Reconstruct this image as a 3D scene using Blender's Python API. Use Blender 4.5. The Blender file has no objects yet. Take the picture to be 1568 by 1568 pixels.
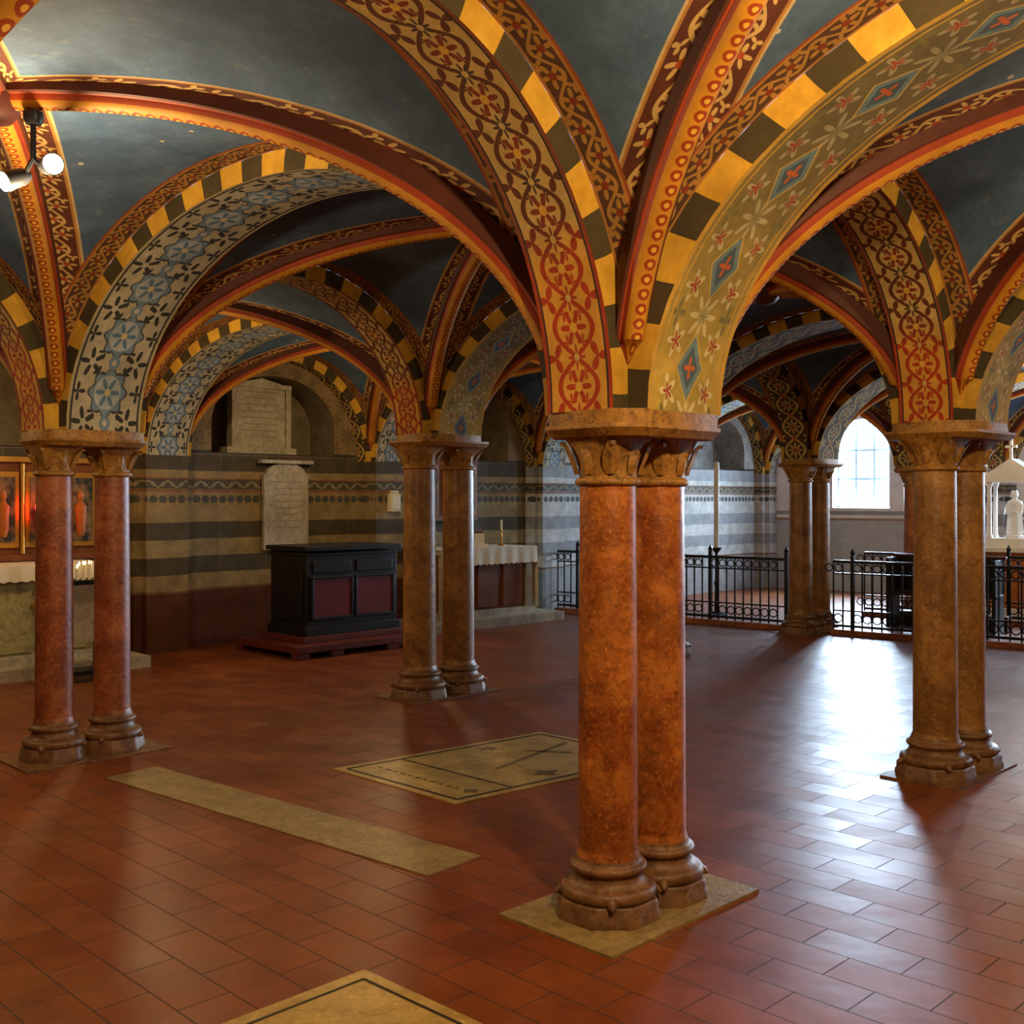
import bpy, bmesh, math, random
from math import sin, cos, pi, sqrt, radians
from mathutils import Vector, Matrix
random.seed(4)
scene = bpy.context.scene

# ------------------------------------------------------------ layout (metres)
OX, OY = 0.48, 4.31
U = Vector((2.10, 2.10)); LU = U.length; UH = U / LU
V = Vector((-3.18, 2.55)); LV = V.length; VH = V / LV
WU, WV, PR = 0.47, 0.30, 0.085   # core of pier along U and V, projection of the arch springers
HA = (LU - WU) / 2; HB = (LV - WV) / 2
EXT = 1.02
ZI, ZE = 3.20, 3.31           # intrados / extrados crown
I0, I1, J0, J1 = -2, 5, -2, 2
ZSN = {(0, 0): 1.93, (1, 0): 2.04, (0, 1): 2.02, (1, 1): 2.12, (3, 1): 2.08}
def zs(i, j): return ZSN.get((i, j), 2.06)
def W(p, q, z=0.0):
    return Vector((OX + UH.x * p + VH.x * q, OY + UH.y * p + VH.y * q, z))
def MN(m, n, z=0.0):
    return Vector(((m - n) / sqrt(2), (m + n) / sqrt(2), z))

# ------------------------------------------------------------ shader helper
class X:
    def __init__(s, t, k): s.t = t; s.k = k
    def _m(s, op, *a): return mth(s.t, op, *a)
    def __add__(s, o): return s._m('ADD', s, o)
    __radd__ = __add__
    def __sub__(s, o): return s._m('SUBTRACT', s, o)
    def __rsub__(s, o): return s._m('SUBTRACT', o, s)
    def __mul__(s, o): return s._m('MULTIPLY', s, o)
    __rmul__ = __mul__
    def __truediv__(s, o): return s._m('DIVIDE', s, o)
    def __lt__(s, o): return s._m('LESS_THAN', s, o)
    def __gt__(s, o): return s._m('GREATER_THAN', s, o)
def mth(t, op, *a):
    n = t.nodes.new('ShaderNodeMath'); n.operation = op
    for i, v in enumerate(a):
        if isinstance(v, X): t.links.new(v.k, n.inputs[i])
        else: n.inputs[i].default_value = v
    return X(t, n.outputs[0])
def f1(op): return lambda a, *b: mth(a.t, op, a, *b)
xabs, xsin, xcos, xfr, xsqrt, xat, xmax, xmin, xfloor = [f1(o) for o in
    ('ABSOLUTE', 'SINE', 'COSINE', 'FRACT', 'SQRT', 'ARCTAN2', 'MAXIMUM', 'MINIMUM', 'FLOOR')]
def rep(y, c): return (xfr(y / c + 0.5) - 0.5) * c
def ros(x, y, R, n, a=0.6, rot=0.0):
    r = xsqrt(x * x + y * y); th = xat(y, x)
    return r < (xcos(th * n + rot) * (R * (1 - a)) + R * a)
def disk(x, y, R): return xsqrt(x * x + y * y) < R
def OR(*m):
    o = m[0]
    for k in m[1:]: o = xmax(o, k)
    return o

class Mat:
    def __init__(s, name, rough=0.8, spec=0.3, metal=0.0):
        s.m = bpy.data.materials.new(name); s.m.use_nodes = True
        s.t = s.m.node_tree; s.b = s.t.nodes['Principled BSDF']
        s.b.inputs['Roughness'].default_value = rough
        s.b.inputs['Specular IOR Level'].default_value = spec
        s.b.inputs['Metallic'].default_value = metal
    def col(s, c):
        n = s.t.nodes.new('ShaderNodeRGB'); n.outputs[0].default_value = (*c, 1); return X(s.t, n.outputs[0])
    def mix(s, f, a, b, mode='MIX'):
        n = s.t.nodes.new('ShaderNodeMix'); n.data_type = 'RGBA'; n.blend_type = mode
        for idx, v in ((0, f), (6, a), (7, b)):
            if isinstance(v, X): s.t.links.new(v.k, n.inputs[idx])
            elif idx == 0: n.inputs[0].default_value = v
            else: n.inputs[idx].default_value = (*v, 1)
        return X(s.t, n.outputs[2])
    def uv(s, name='UVMap'):
        n = s.t.nodes.new('ShaderNodeUVMap'); n.uv_map = name
        return s.sep(n.outputs[0])
    def sep(s, sock):
        q = s.t.nodes.new('ShaderNodeSeparateXYZ'); s.t.links.new(sock, q.inputs[0])
        return [X(s.t, q.outputs[i]) for i in range(3)]
    def pos(s):
        n = s.t.nodes.new('ShaderNodeNewGeometry'); return s.sep(n.outputs['Position'])
    def noise(s, scale, detail=4, rough=0.6, dist=0.0, vec=None):
        n = s.t.nodes.new('ShaderNodeTexNoise'); n.inputs['Scale'].default_value = scale
        n.inputs['Detail'].default_value = min(detail, 4); n.inputs['Roughness'].default_value = rough
        n.inputs['Distortion'].default_value = dist
        if vec is None:
            g = s.t.nodes.new('ShaderNodeNewGeometry'); vec = g.outputs['Position']
        s.t.links.new(vec, n.inputs['Vector']); return X(s.t, n.outputs[0])
    def voro(s, scale):
        n = s.t.nodes.new('ShaderNodeTexVoronoi'); n.inputs['Scale'].default_value = scale
        g = s.t.nodes.new('ShaderNodeNewGeometry'); s.t.links.new(g.outputs['Position'], n.inputs['Vector']); return X(s.t, n.outputs['Distance'])
    def ramp(s, x, lo, hi):
        n = s.t.nodes.new('ShaderNodeMapRange'); n.inputs[1].default_value = lo; n.inputs[2].default_value = hi
        s.t.links.new(x.k, n.inputs[0]); return X(s.t, n.outputs[0])
    def base(s, c, grime=0.35):
        if grime:
            g = s.ramp(s.noise(5.0, 4, 0.65), 0.3, 0.7)
            g2 = s.ramp(s.noise(38.0, 2, 0.7), 0.3, 0.75)
            f = g * g2 * 0.5 + g * 0.5
            c = s.mix(1.0, c, s.mix(f, (1 - grime,) * 3, (1.08,) * 3), 'MULTIPLY')
        if isinstance(c, X): s.t.links.new(c.k, s.b.inputs['Base Color'])
        else: s.b.inputs['Base Color'].default_value = (*c, 1)
        s.c = c; return s
    def rough(s, x): s.t.links.new(x.k, s.b.inputs['Roughness'])
    def bump(s, x, st=0.3, d=0.01):
        n = s.t.nodes.new('ShaderNodeBump'); n.inputs['Strength'].default_value = st; n.inputs['Distance'].default_value = d
        s.t.links.new(x.k, n.inputs['Height']); s.t.links.new(n.outputs[0], s.b.inputs['Normal'])

def simple(name, c, rough=0.7, grime=0.3, spec=0.3, metal=0.0, bump=None):
    m = Mat(name, rough, spec, metal); m.base(m.col(c), grime)
    if bump: m.bump(m.noise(bump, 4), 0.25, 0.01)
    return m.m

YEL = (0.70, 0.40, 0.05); CRM = (0.58, 0.39, 0.13); DRK = (0.035, 0.028, 0.025); RED = (0.38, 0.045, 0.015)

def m_soffit_vine():
    m = Mat('fresco_vine'); y, x, _ = m.uv(); P = m.pos()
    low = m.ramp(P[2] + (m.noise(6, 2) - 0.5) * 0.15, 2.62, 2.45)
    x = x * (0.185 / 0.15)
    ax = xabs(x); c = 0.22
    yc = rep(y, c); yh = rep(y + c / 2, c)
    vine = xabs(ax - xabs(xsin(y * (pi / c))) * 0.105) < 0.014
    fl = ros(x, yh, 0.072, 6, 0.62); cr = ros(x, yc, 0.05, 8, 0.6)
    side = ros(ax - 0.118, yc, 0.06, 3, 0.55); side2 = ros(ax - 0.045, yc - 0.055, 0.032, 4, 0.5)
    side3 = ros(ax - 0.045, yc + 0.055, 0.032, 4, 0.5)
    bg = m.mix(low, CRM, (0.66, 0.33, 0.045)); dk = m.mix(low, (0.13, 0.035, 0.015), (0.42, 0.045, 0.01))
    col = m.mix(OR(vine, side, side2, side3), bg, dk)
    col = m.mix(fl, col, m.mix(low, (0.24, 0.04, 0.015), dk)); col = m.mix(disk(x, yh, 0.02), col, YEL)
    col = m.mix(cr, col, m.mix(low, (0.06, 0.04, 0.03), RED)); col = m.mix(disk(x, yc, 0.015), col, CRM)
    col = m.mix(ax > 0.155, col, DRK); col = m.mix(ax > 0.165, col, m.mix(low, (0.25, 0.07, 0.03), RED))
    m.base(col, 0.45); return m.m
def m_soffit_green():
    m = Mat('fresco_lozenge'); y, x, _ = m.uv(); ax = xabs(x) * (0.30 / 0.23); c = 0.40
    yc = rep(y, c); yh = rep(y + c / 2, c); xs = x * (0.30 / 0.23)
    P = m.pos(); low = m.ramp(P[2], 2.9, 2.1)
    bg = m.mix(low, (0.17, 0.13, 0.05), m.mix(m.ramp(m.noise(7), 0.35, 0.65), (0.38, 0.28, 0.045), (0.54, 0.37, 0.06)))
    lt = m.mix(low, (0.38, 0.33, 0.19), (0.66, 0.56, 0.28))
    star = ros(xs, yc, 0.105, 8, 0.55); col = m.mix(star, bg, lt)
    col = m.mix(ros(xs, yc, 0.04, 8, 0.6), col, (0.25, 0.24, 0.10))
    for sy in (-0.105, 0.105):
        l = ros(ax - 0.155, yc + sy, 0.068, 5, 0.6); col = m.mix(l, col, lt)
        col = m.mix(ros(ax - 0.155, yc + sy, 0.038, 5, 0.6), col, (0.36, 0.07, 0.02))
    l = ros(ax - 0.20, yc, 0.06, 4, 0.55); col = m.mix(l, col, (0.20, 0.17, 0.05))
    line = xabs(ax - 0.245) < 0.006
    d = ax * 1.25 + xabs(yh)
    col = m.mix(d < 0.14, col, (0.54, 0.37, 0.09)); col = m.mix(d < 0.125, col, (0.15, 0.23, 0.26))
    col = m.mix(d < 0.085, col, (0.07, 0.11, 0.15)); col = m.mix(ros(xs, yh, 0.045, 4, 0.6), col, (0.54, 0.12, 0.02))
    col = m.mix(OR(line, ax > 0.275), col, (0.56, 0.33, 0.045))
    m.base(col, 0.45); return m.m
def m_soffit_blue():
    m = Mat('fresco_medallion'); y, x, _ = m.uv(); x = x * (0.30 / 0.23); ax = xabs(x); c = 0.38
    yc = rep(y, c); yh = rep(y + c / 2, c)
    bg = m.col((0.48, 0.43, 0.29))
    lv = OR(ros(ax - 0.175, yh, 0.10, 5, 0.5, 0.5), ros(ax - 0.10, yh + 0.07, 0.05, 4, 0.5), ros(ax - 0.10, yh - 0.07, 0.05, 4, 0.5), ros(ax - 0.24, yc, 0.06, 4, 0.55))
    col = m.mix(lv, bg, (0.04, 0.04, 0.035))
    col = m.mix(disk(ax - 0.175, yh, 0.025), col, (0.5, 0.46, 0.33))
    col = m.mix(ros(x, yc, 0.165, 8, 0.9), col, (0.07, 0.08, 0.08)); col = m.mix(ros(x, yc, 0.150, 8, 0.9), col, (0.18, 0.27, 0.36))
    col = m.mix(disk(x, yc, 0.108), col, (0.42, 0.47, 0.48)); col = m.mix(ros(x, yc, 0.10, 6, 0.6), col, (0.12, 0.22, 0.33))
    col = m.mix(disk(x, yc, 0.025), col, (0.6, 0.5, 0.25))
    col = m.mix(disk(x, yh, 0.045), col, (0.18, 0.27, 0.34)); col = m.mix(disk(x, yh, 0.02), col, (0.5, 0.48, 0.4))
    col = m.mix(ax > 0.268, col, (0.05, 0.05, 0.045)); col = m.mix(ax > 0.285, col, (0.5, 0.42, 0.22))
    m.base(col, 0.45); return m.m
def m_soffit_black():
    m = Mat('fresco_rose'); y, x, _ = m.uv(); ax = xabs(x); c = 0.28
    yc = rep(y, c); yh = rep(y + c / 2, c)
    bg = m.col((0.075, 0.045, 0.025))
    lens = xabs(ax - xabs(xsin(y * (pi / c))) * 0.12) < 0.018
    col = m.mix(OR(lens, ros(ax - 0.17, yc, 0.07, 5, 0.55)), bg, (0.52, 0.38, 0.11))
    col = m.mix(ros(x, yh, 0.09, 8, 0.7), col, (0.52, 0.38, 0.11)); col = m.mix(ros(x, yh, 0.05, 6, 0.6), col, (0.28, 0.05, 0.02))
    col = m.mix(ros(x, yc, 0.05, 4, 0.6), col, (0.35, 0.07, 0.03)); col = m.mix(ax > 0.21, col, (0.44, 0.28, 0.06))
    m.base(col, 0.4); return m.m
def m_stripe():
    m = Mat('voussoir_stripes'); y, x, _ = m.uv()
    k = xfr(y / 0.32) < 0.52
    yl = m.mix(m.ramp(m.noise(4, 3), 0.3, 0.7), (0.55, 0.29, 0.025), (0.74, 0.44, 0.05))
    col = m.mix(k, (0.065, 0.048, 0.02), yl)
    m.base(col, 0.4); return m.m
def m_web():
    m = Mat('vault_plaster_painted', 0.85); y, d1, _ = m.uv(); y2, d2, _ = m.uv('UV2')
    def fr(y, d, w, bg, fg, c, ctr):
        xx = d - w / 2
        v = xabs(xx - xsin(y * (2 * pi / c)) * 0.034) < 0.0085
        a = ros(rep(y - c * 0.25, c), xx + 0.012, 0.052, 5, 0.58, 1.0)
        b = ros(rep(y - c * 0.75, c), xx - 0.012, 0.052, 5, 0.58, 4.0)
        e = OR(ros(rep(y, c), xx + 0.045, 0.028, 3, 0.6), ros(rep(y + c / 2, c), xx - 0.045, 0.028, 3, 0.6))
        col = m.mix(OR(v, a, b, e), bg, fg)
        col = m.mix(OR(disk(rep(y - c * 0.25, c), xx + 0.012, 0.016), disk(rep(y - c * 0.75, c), xx - 0.012, 0.016)), col, ctr)
        col = m.mix((xabs(xx) > (w / 2 - 0.012)), col, (0.44, 0.20, 0.05))
        return col
    bl = m.mix(m.ramp(m.noise(2.2, 4), 0.3, 0.7), (0.06, 0.115, 0.215), (0.11, 0.18, 0.30))
    bl = m.mix(m.ramp(m.noise(14, 4), 0.60, 0.72) * 0.4, bl, (0.22, 0.25, 0.27))
    bl = m.mix((m.voro(4.2) < 0.055), bl, (0.55, 0.50, 0.38))
    f2 = fr(y2, d2, 0.17, (0.11, 0.03, 0.015), (0.58, 0.38, 0.13), 0.26, (0.38, 0.07, 0.02))
    f1c = fr(y, d1, 0.13, (0.09, 0.042, 0.025), (0.40, 0.21, 0.05), 0.21, (0.22, 0.04, 0.015))
    col = m.mix(d2 < 0.182, bl, (0.58, 0.42, 0.2)); col = m.mix(d2 < 0.17, col, f2)
    col = m.mix(d1 < 0.143, col, (0.32, 0.08, 0.025)); col = m.mix(d1 < 0.13, col, f1c)
    m.base(col, 0.4); m.bump(m.noise(9, 4), 0.2, 0.01); return m.m
def m_rib():
    m = Mat('vault_rib_painted', 0.6); y, x, _ = m.uv()
    ax = xabs(x - 0.5)
    col = m.mix(ax < 0.34, (0.11, 0.03, 0.018), (0.38, 0.055, 0.014))
    col = m.mix(ax < 0.20, col, (0.56, 0.25, 0.02))
    sc = disk((x - 0.5) * 0.22, rep(y, 0.06), 0.024); col = m.mix(sc, col, (0.32, 0.05, 0.01))
    col = m.mix(disk((x - 0.5) * 0.22, rep(y, 0.06), 0.011), col, YEL)
    m.base(col, 0.35); return m.m
def m_wall(name, upper, light, dark, low):
    m = Mat(name, 0.75); P = m.pos(); z = P[2]; y = P[0] * UH.x + P[1] * UH.y + (P[0] * VH.x + P[1] * VH.y) * 0.5
    zz = z + (m.noise(3.0, 2) - 0.5) * 0.012
    k = xfr((zz - 0.80) / 0.37) < 0.5
    L = m.mix(m.ramp(m.noise(6), 0.35, 0.65), light, tuple(c * 0.75 for c in light))
    col = m.mix(k, L, dark)
    jv = xabs(xfr(y / 0.55 + xfloor((zz - 0.80) / 0.185) * 0.5) - 0.5) < 0.006
    col = m.mix(jv, col, tuple(c * 0.6 for c in light))
    col = m.mix(zz < 0.62, col, low)
    col = m.mix(xabs(zz - 0.62) < 0.012, col, (0.22, 0.10, 0.05))
    def band(a, b): return mth(m.t, 'MULTIPLY', zz > a, zz < b)
    col = m.mix(band(1.52, 1.86), col, L)
    sc = disk(rep(y, 0.10), zz - 1.60, 0.042); col = m.mix(band(1.56, 1.68), col, m.mix(sc, tuple(c * 0.85 for c in light), (0.09, 0.09, 0.075)))
    col = m.mix(band(1.68, 1.705), col, (0.28, 0.12, 0.05))
    v = OR(xabs(zz - 1.76 - xsin(y * (2 * pi / 0.2)) * 0.03) < 0.009, ros(rep(y, 0.1), zz - 1.76, 0.03, 4, 0.6))
    col = m.mix(band(1.71, 1.815), col, m.mix(v, (0.09, 0.08, 0.06), (0.33, 0.28, 0.17)))
    col = m.mix(band(1.815, 1.83), col, (0.28, 0.12, 0.05))
    c2 = 0.34; w2 = rep(y, c2); h2 = rep(z, c2)
    pat = OR(ros(w2, h2, 0.12, 8, 0.6), ros(rep(y + c2 / 2, c2), rep(z + c2 / 2, c2), 0.09, 5, 0.5))
    up = m.mix(pat * 0.5, upper, tuple(c * 0.4 for c in upper))
    col = m.mix(zz > 2.14, col, up); col = m.mix(band(2.10, 2.14), col, (0.05, 0.045, 0.04))
    m.base(col, 0.45); m.bump(m.noise(12, 4), 0.3, 0.012); return m.m
def m_wallplain():
    m = Mat('whitewashed_wall', 0.8); P = m.pos(); z = P[2]
    n = m.ramp(m.noise(3, 4), 0.3, 0.7)
    col = m.mix(z > 1.25, (0.46, 0.48, 0.48), (0.86, 0.85, 0.82))
    col = m.mix(xabs(z - 1.25) < 0.02, col, (0.35, 0.2, 0.1)); col = m.mix(xabs(z - 1.36) < 0.035, col, (0.33, 0.34, 0.33))
    col = m.mix(n * 0.2, col, (0.35, 0.33, 0.28)); m.base(col, 0.2); return m.m
def m_floor():
    m = Mat('terracotta_tiles', 0.3, 0.42); P = m.pos()
    p = (P[0] + P[1]) * 0.70711; q = (P[1] - P[0]) * 0.70711
    a = 0.185; b = 0.37
    row = xfloor(p / a); qq = q / b + row * 0.5
    fx = xfr(p / a) - 0.5; fy = xfr(qq) - 0.5
    dx = xabs(fx); dy = xabs(fy)
    mort = OR(dx > (0.5 - 0.014), dy > (0.5 - 0.007))
    cid = m.t.nodes.new('ShaderNodeCombineXYZ'); m.t.links.new(row.k, cid.inputs[0]); m.t.links.new(xfloor(qq).k, cid.inputs[1])
    wn = m.t.nodes.new('ShaderNodeTexWhiteNoise'); wn.noise_dimensions = '2D'; m.t.links.new(cid.outputs[0], wn.inputs['Vector'])
    r = X(m.t, wn.outputs[0]); r2 = xfr(r * 17.31)
    f = r * 0.35 + m.ramp(m.noise(1.3, 4), 0.3, 0.7) * 0.65
    col = m.mix(f, (0.16, 0.032, 0.006), (0.31, 0.080, 0.013))
    st = m.ramp(m.noise(0.7, 4), 0.5, 0.68); col = m.mix(st * 0.4, col, (0.24, 0.105, 0.025))
    col = m.mix(mort, col, (0.04, 0.016, 0.008))
    m.base(col, 0.35)
    rg = m.ramp(m.noise(2.5, 3, 0.6), 0.3, 0.7) * 0.10 + r * 0.08 + 0.31
    m.rough(rg + mort * 0.3)
    h = m.noise(5, 2) * 0.7 + fx * (r - 0.5) * 1.0 + fy * (r2 - 0.5) * 1.5 - mort * 0.5
    m.bump(h, 0.3, 0.010); return m.m
def m_stone(name, a, b, rough=0.4, sc=4.0, vein=0.2, streak=0.5, dark=None):
    m = Mat(name, rough, 0.5)
    n = m.ramp(m.noise(sc, 4, 0.72, 1.2), 0.36, 0.62); n2 = m.ramp(m.noise(sc * 4, 4, 0.7, 0.8), 0.50, 0.62)
    n4 = m.ramp(m.noise(sc * 0.7, 3, 0.6, 0.8), 0.44, 0.60)
    col = m.mix(n, a, b); col = m.mix(n4 * 0.6, col, tuple(c * 0.5 for c in a)) if dark else col
    col = m.mix(n2 * streak, col, tuple(c * 0.33 for c in a))
    n3 = xabs(m.noise(sc * 0.8, 4, 0.6, 2.0) - 0.5) < 0.008
    col = m.mix(n3 * vein, col, tuple(min(1, c * 1.5) for c in b))
    n5 = m.ramp(m.noise(sc * 12, 3, 0.7), 0.56, 0.66); col = m.mix(n5 * 0.45, col, tuple(min(1, c * 1.5) for c in b))
    m.base(col, 0.35); m.bump(m.noise(30, 4), 0.35, 0.008); return m.m

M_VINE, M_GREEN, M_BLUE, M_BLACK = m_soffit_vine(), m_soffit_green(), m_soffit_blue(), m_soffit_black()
M_STRIPE, M_WEB, M_RIB = m_stripe(), m_web(), m_rib()
M_WALL = m_wall('banded_wall', (0.26, 0.18, 0.08), (0.38, 0.28, 0.13), (0.085, 0.068, 0.04), (0.11, 0.035, 0.018))
M_WALLE = m_wall('banded_wall_pale', (0.50, 0.49, 0.44), (0.70, 0.70, 0.66), (0.34, 0.35, 0.36), (0.38, 0.38, 0.37))  # same banded wall, with the daylight's white-blue tint put into its colours
M_PLAIN = m_wallplain()
M_FLOOR = m_floor()
M_MARR = m_stone('red_marble', (0.34, 0.075, 0.010), (0.58, 0.20, 0.035), dark=1, sc=5)
M_MARP = m_stone('rose_marble', (0.30, 0.065, 0.022), (0.44, 0.15, 0.055), dark=1, sc=5)
M_MART = m_stone('tan_marble', (0.30, 0.13, 0.03), (0.46, 0.23, 0.06), dark=1, sc=5)
M_CAP = m_stone('ochre_stone', (0.30, 0.13, 0.022), (0.46, 0.23, 0.04), 0.6, 7, streak=0.7)
M_BASE = m_stone('base_stone', (0.15, 0.06, 0.022), (0.28, 0.135, 0.045), 0.5, 7)
M_NICHE = simple('niche_plaster', (0.24, 0.19, 0.11), 0.85, 0.5, bump=8)
M_PALE = m_stone('pale_marble', (0.40, 0.35, 0.25), (0.52, 0.46, 0.34), 0.55, 5)
M_WHITE = simple('white_marble', (0.82, 0.80, 0.74), 0.4, 0.15)
M_LINEN = simple('linen', (0.84, 0.78, 0.62), 0.9, 0.1)
M_BLACKW = simple('black_wood', (0.012, 0.011, 0.011), 0.45, 0.3)
M_MAROON = simple('maroon_panel', (0.14, 0.02, 0.025), 0.6, 0.3)
M_REDW = simple('red_wood', (0.13, 0.025, 0.016), 0.5, 0.35)
M_WOOD = simple('walnut', (0.22, 0.07, 0.015), 0.5, 0.4)
M_GOLD = simple('gilt', (0.68, 0.36, 0.06), 0.35, 0.3, metal=0.7)
M_IRON = simple('wrought_iron', (0.012, 0.013, 0.016), 0.4, 0.2, metal=0.3)
M_GREENM = m_stone('verde_panel', (0.36, 0.32, 0.13), (0.48, 0.42, 0.19), 0.5)
M_CREAM = simple('cream_enamel', (0.74, 0.66, 0.46), 0.4, 0.1)
M_ORAN = simple('orange_marble', (0.50, 0.16, 0.03), 0.5, 0.3)
M_INK = simple('inlay_dark', (0.03, 0.022, 0.012), 0.5, 0.2)
M_SLAB = m_stone('limestone_slab', (0.44, 0.28, 0.07), (0.58, 0.40, 0.12), 0.36, 3, 0.1, 0.25)
M_SLABG = m_stone('grey_stone_slab', (0.27, 0.175, 0.06), (0.38, 0.27, 0.10), 0.45, 8, 0.1, 0.4)
M_FRAME = simple('window_frame', (0.25, 0.33, 0.42), 0.5, 0.1)
def emis(name, c, s):
    m = Mat(name); m.b.inputs['Base Color'].default_value = (*c, 1)
    m.b.inputs['Emission Color'].default_value = (*c, 1); m.b.inputs['Emission Strength'].default_value = s; return m.m
M_LENS = emis('lamp_lens', (1, 0.80, 0.42), 60)
M_REDGL = emis('red_glass', (1, 0.03, 0.015), 9)
M_FLAME = emis('candle_flame', (1, 0.62, 0.22), 10)
M_PIC = Mat('old_painting', 0.5)
M_PIC.base(M_PIC.mix(M_PIC.ramp(M_PIC.noise(9, 4), 0.4, 0.65), (0.02, 0.03, 0.03), (0.30, 0.18, 0.08)), 0.3); M_PIC = M_PIC.m

# ------------------------------------------------------------ mesh builder
class MB:
    def __init__(s): s.v = []; s.f = []; s.m = []; s.a = []; s.b = []; s.sm = []
    def face(s, pts, mat=0, uv=None, uv2=None, sm=False):
        k = len(s.v); s.v += [tuple(p) for p in pts]; n = len(pts)
        s.f.append(tuple(range(k, k + n))); s.m.append(mat); s.sm.append(sm)
        s.a.append(uv or [(0, 0)] * n); s.b.append(uv2 or [(0, 0)] * n)
    def face_to(s, pts, target, mat=0):
        a, b, c = Vector(pts[0]), Vector(pts[1]), Vector(pts[2]); n = (b - a).cross(c - b)
        if n.dot(Vector(target) - a) < 0: pts = list(pts)[::-1]
        s.face(pts, mat)
    def grid(s, P, mat=0, uv=None, uv2=None, sm=True):
        for i in range(len(P) - 1):
            for j in range(len(P[0]) - 1):
                idx = ((i, j), (i + 1, j), (i + 1, j + 1), (i, j + 1))
                s.face([P[a][b] for a, b in idx], mat, [uv[a][b] for a, b in idx] if uv else None,
                       [uv2[a][b] for a, b in idx] if uv2 else None, sm)
    def box(s, c, d, mat=0, rot=0.0, taper=1.0):
        c = Vector(c); x, y, z = d[0] / 2, d[1] / 2, d[2] / 2; R = Matrix.Rotation(rot, 3, 'Z')
        P = [c + R @ Vector((sx * x * (taper if sz > 0 else 1), sy * y * (taper if sz > 0 else 1), sz * z)) for sz in (-1, 1) for sx, sy in ((-1, -1), (1, -1), (1, 1), (-1, 1))]
        for f in ((0, 3, 2, 1), (4, 5, 6, 7), (0, 1, 5, 4), (1, 2, 6, 5), (2, 3, 7, 6), (3, 0, 4, 7)):
            s.face([P[i] for i in f], mat)
    def lathe(s, prof, c=(0, 0, 0), seg=32, mat=0, sm=True, rf=None):
        c = Vector(c); P = []
        for k, (r, z) in enumerate(prof):
            P.append([c + Vector(((r if rf is None else rf(r, z, a)) * cos(a), (r if rf is None else rf(r, z, a)) * sin(a), z)) for a in [2 * pi * i / seg for i in range(seg + 1)]])
        s.grid(list(zip(*P)), mat, sm=sm)
        s.face([p for p in reversed(P[0][:-1])], mat); s.face(P[-1][:-1], mat)
    def tube(s, pts, r, seg=8, mat=0, sm=True):
        pts = [Vector(p) for p in pts]; P = []
        for k, p in enumerate(pts):
            t = (pts[min(k + 1, len(pts) - 1)] - pts[max(k - 1, 0)]).normalized()
            up = Vector((0, 0, 1)) if abs(t.z) < 0.9 else Vector((1, 0, 0))
            a = t.cross(up).normalized(); b = t.cross(a).normalized(); rr = r[k] if isinstance(r, (list, tuple)) else r
            P.append([p + (a * cos(2 * pi * i / seg) + b * sin(2 * pi * i / seg)) * rr for i in range(seg + 1)])
        s.grid(P, mat, sm=sm); s.face(P[0][:-1], mat); s.face(P[-1][:-1], mat)
    def obj(s, name, mats, loc=(0, 0, 0), rot=0.0, angle=38, merge=True, parent=None, bevel=0, recalc=True):
        me = bpy.data.meshes.new(name); me.from_pydata(s.v, [], s.f)
        for m in mats: me.materials.append(m)
        for layer, data in (('UVMap', s.a), ('UV2', s.b)):
            l = me.uv_layers.new(name=layer); flat = [c for f in data for uv in f for c in uv]
            l.data.foreach_set('uv', flat)
        me.polygons.foreach_set('material_index', s.m); me.polygons.foreach_set('use_smooth', s.sm)
        bm = bmesh.new(); bm.from_mesh(me)
        if merge: bmesh.ops.remove_doubles(bm, verts=bm.verts, dist=0.0002)
        if recalc: bmesh.ops.recalc_face_normals(bm, faces=bm.faces)
        bm.to_mesh(me); bm.free()
        me.set_sharp_from_angle(angle=radians(angle))
        o = bpy.data.objects.new(name, me); scene.collection.objects.link(o)
        o.location = loc; o.rotation_euler = (0, 0, rot)
        if parent: o.parent = parent
        if bevel:
            b = o.modifiers.new('b', 'BEVEL'); b.width = bevel; b.segments = 2; b.limit_method = 'ANGLE'
        return o
def empty(name, loc=(0, 0, 0), rot=0):
    e = bpy.data.objects.new(name, None); scene.collection.objects.link(e); e.location = loc; e.rotation_euler = (0, 0, rot); e.empty_display_size = 0.2; return e

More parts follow.
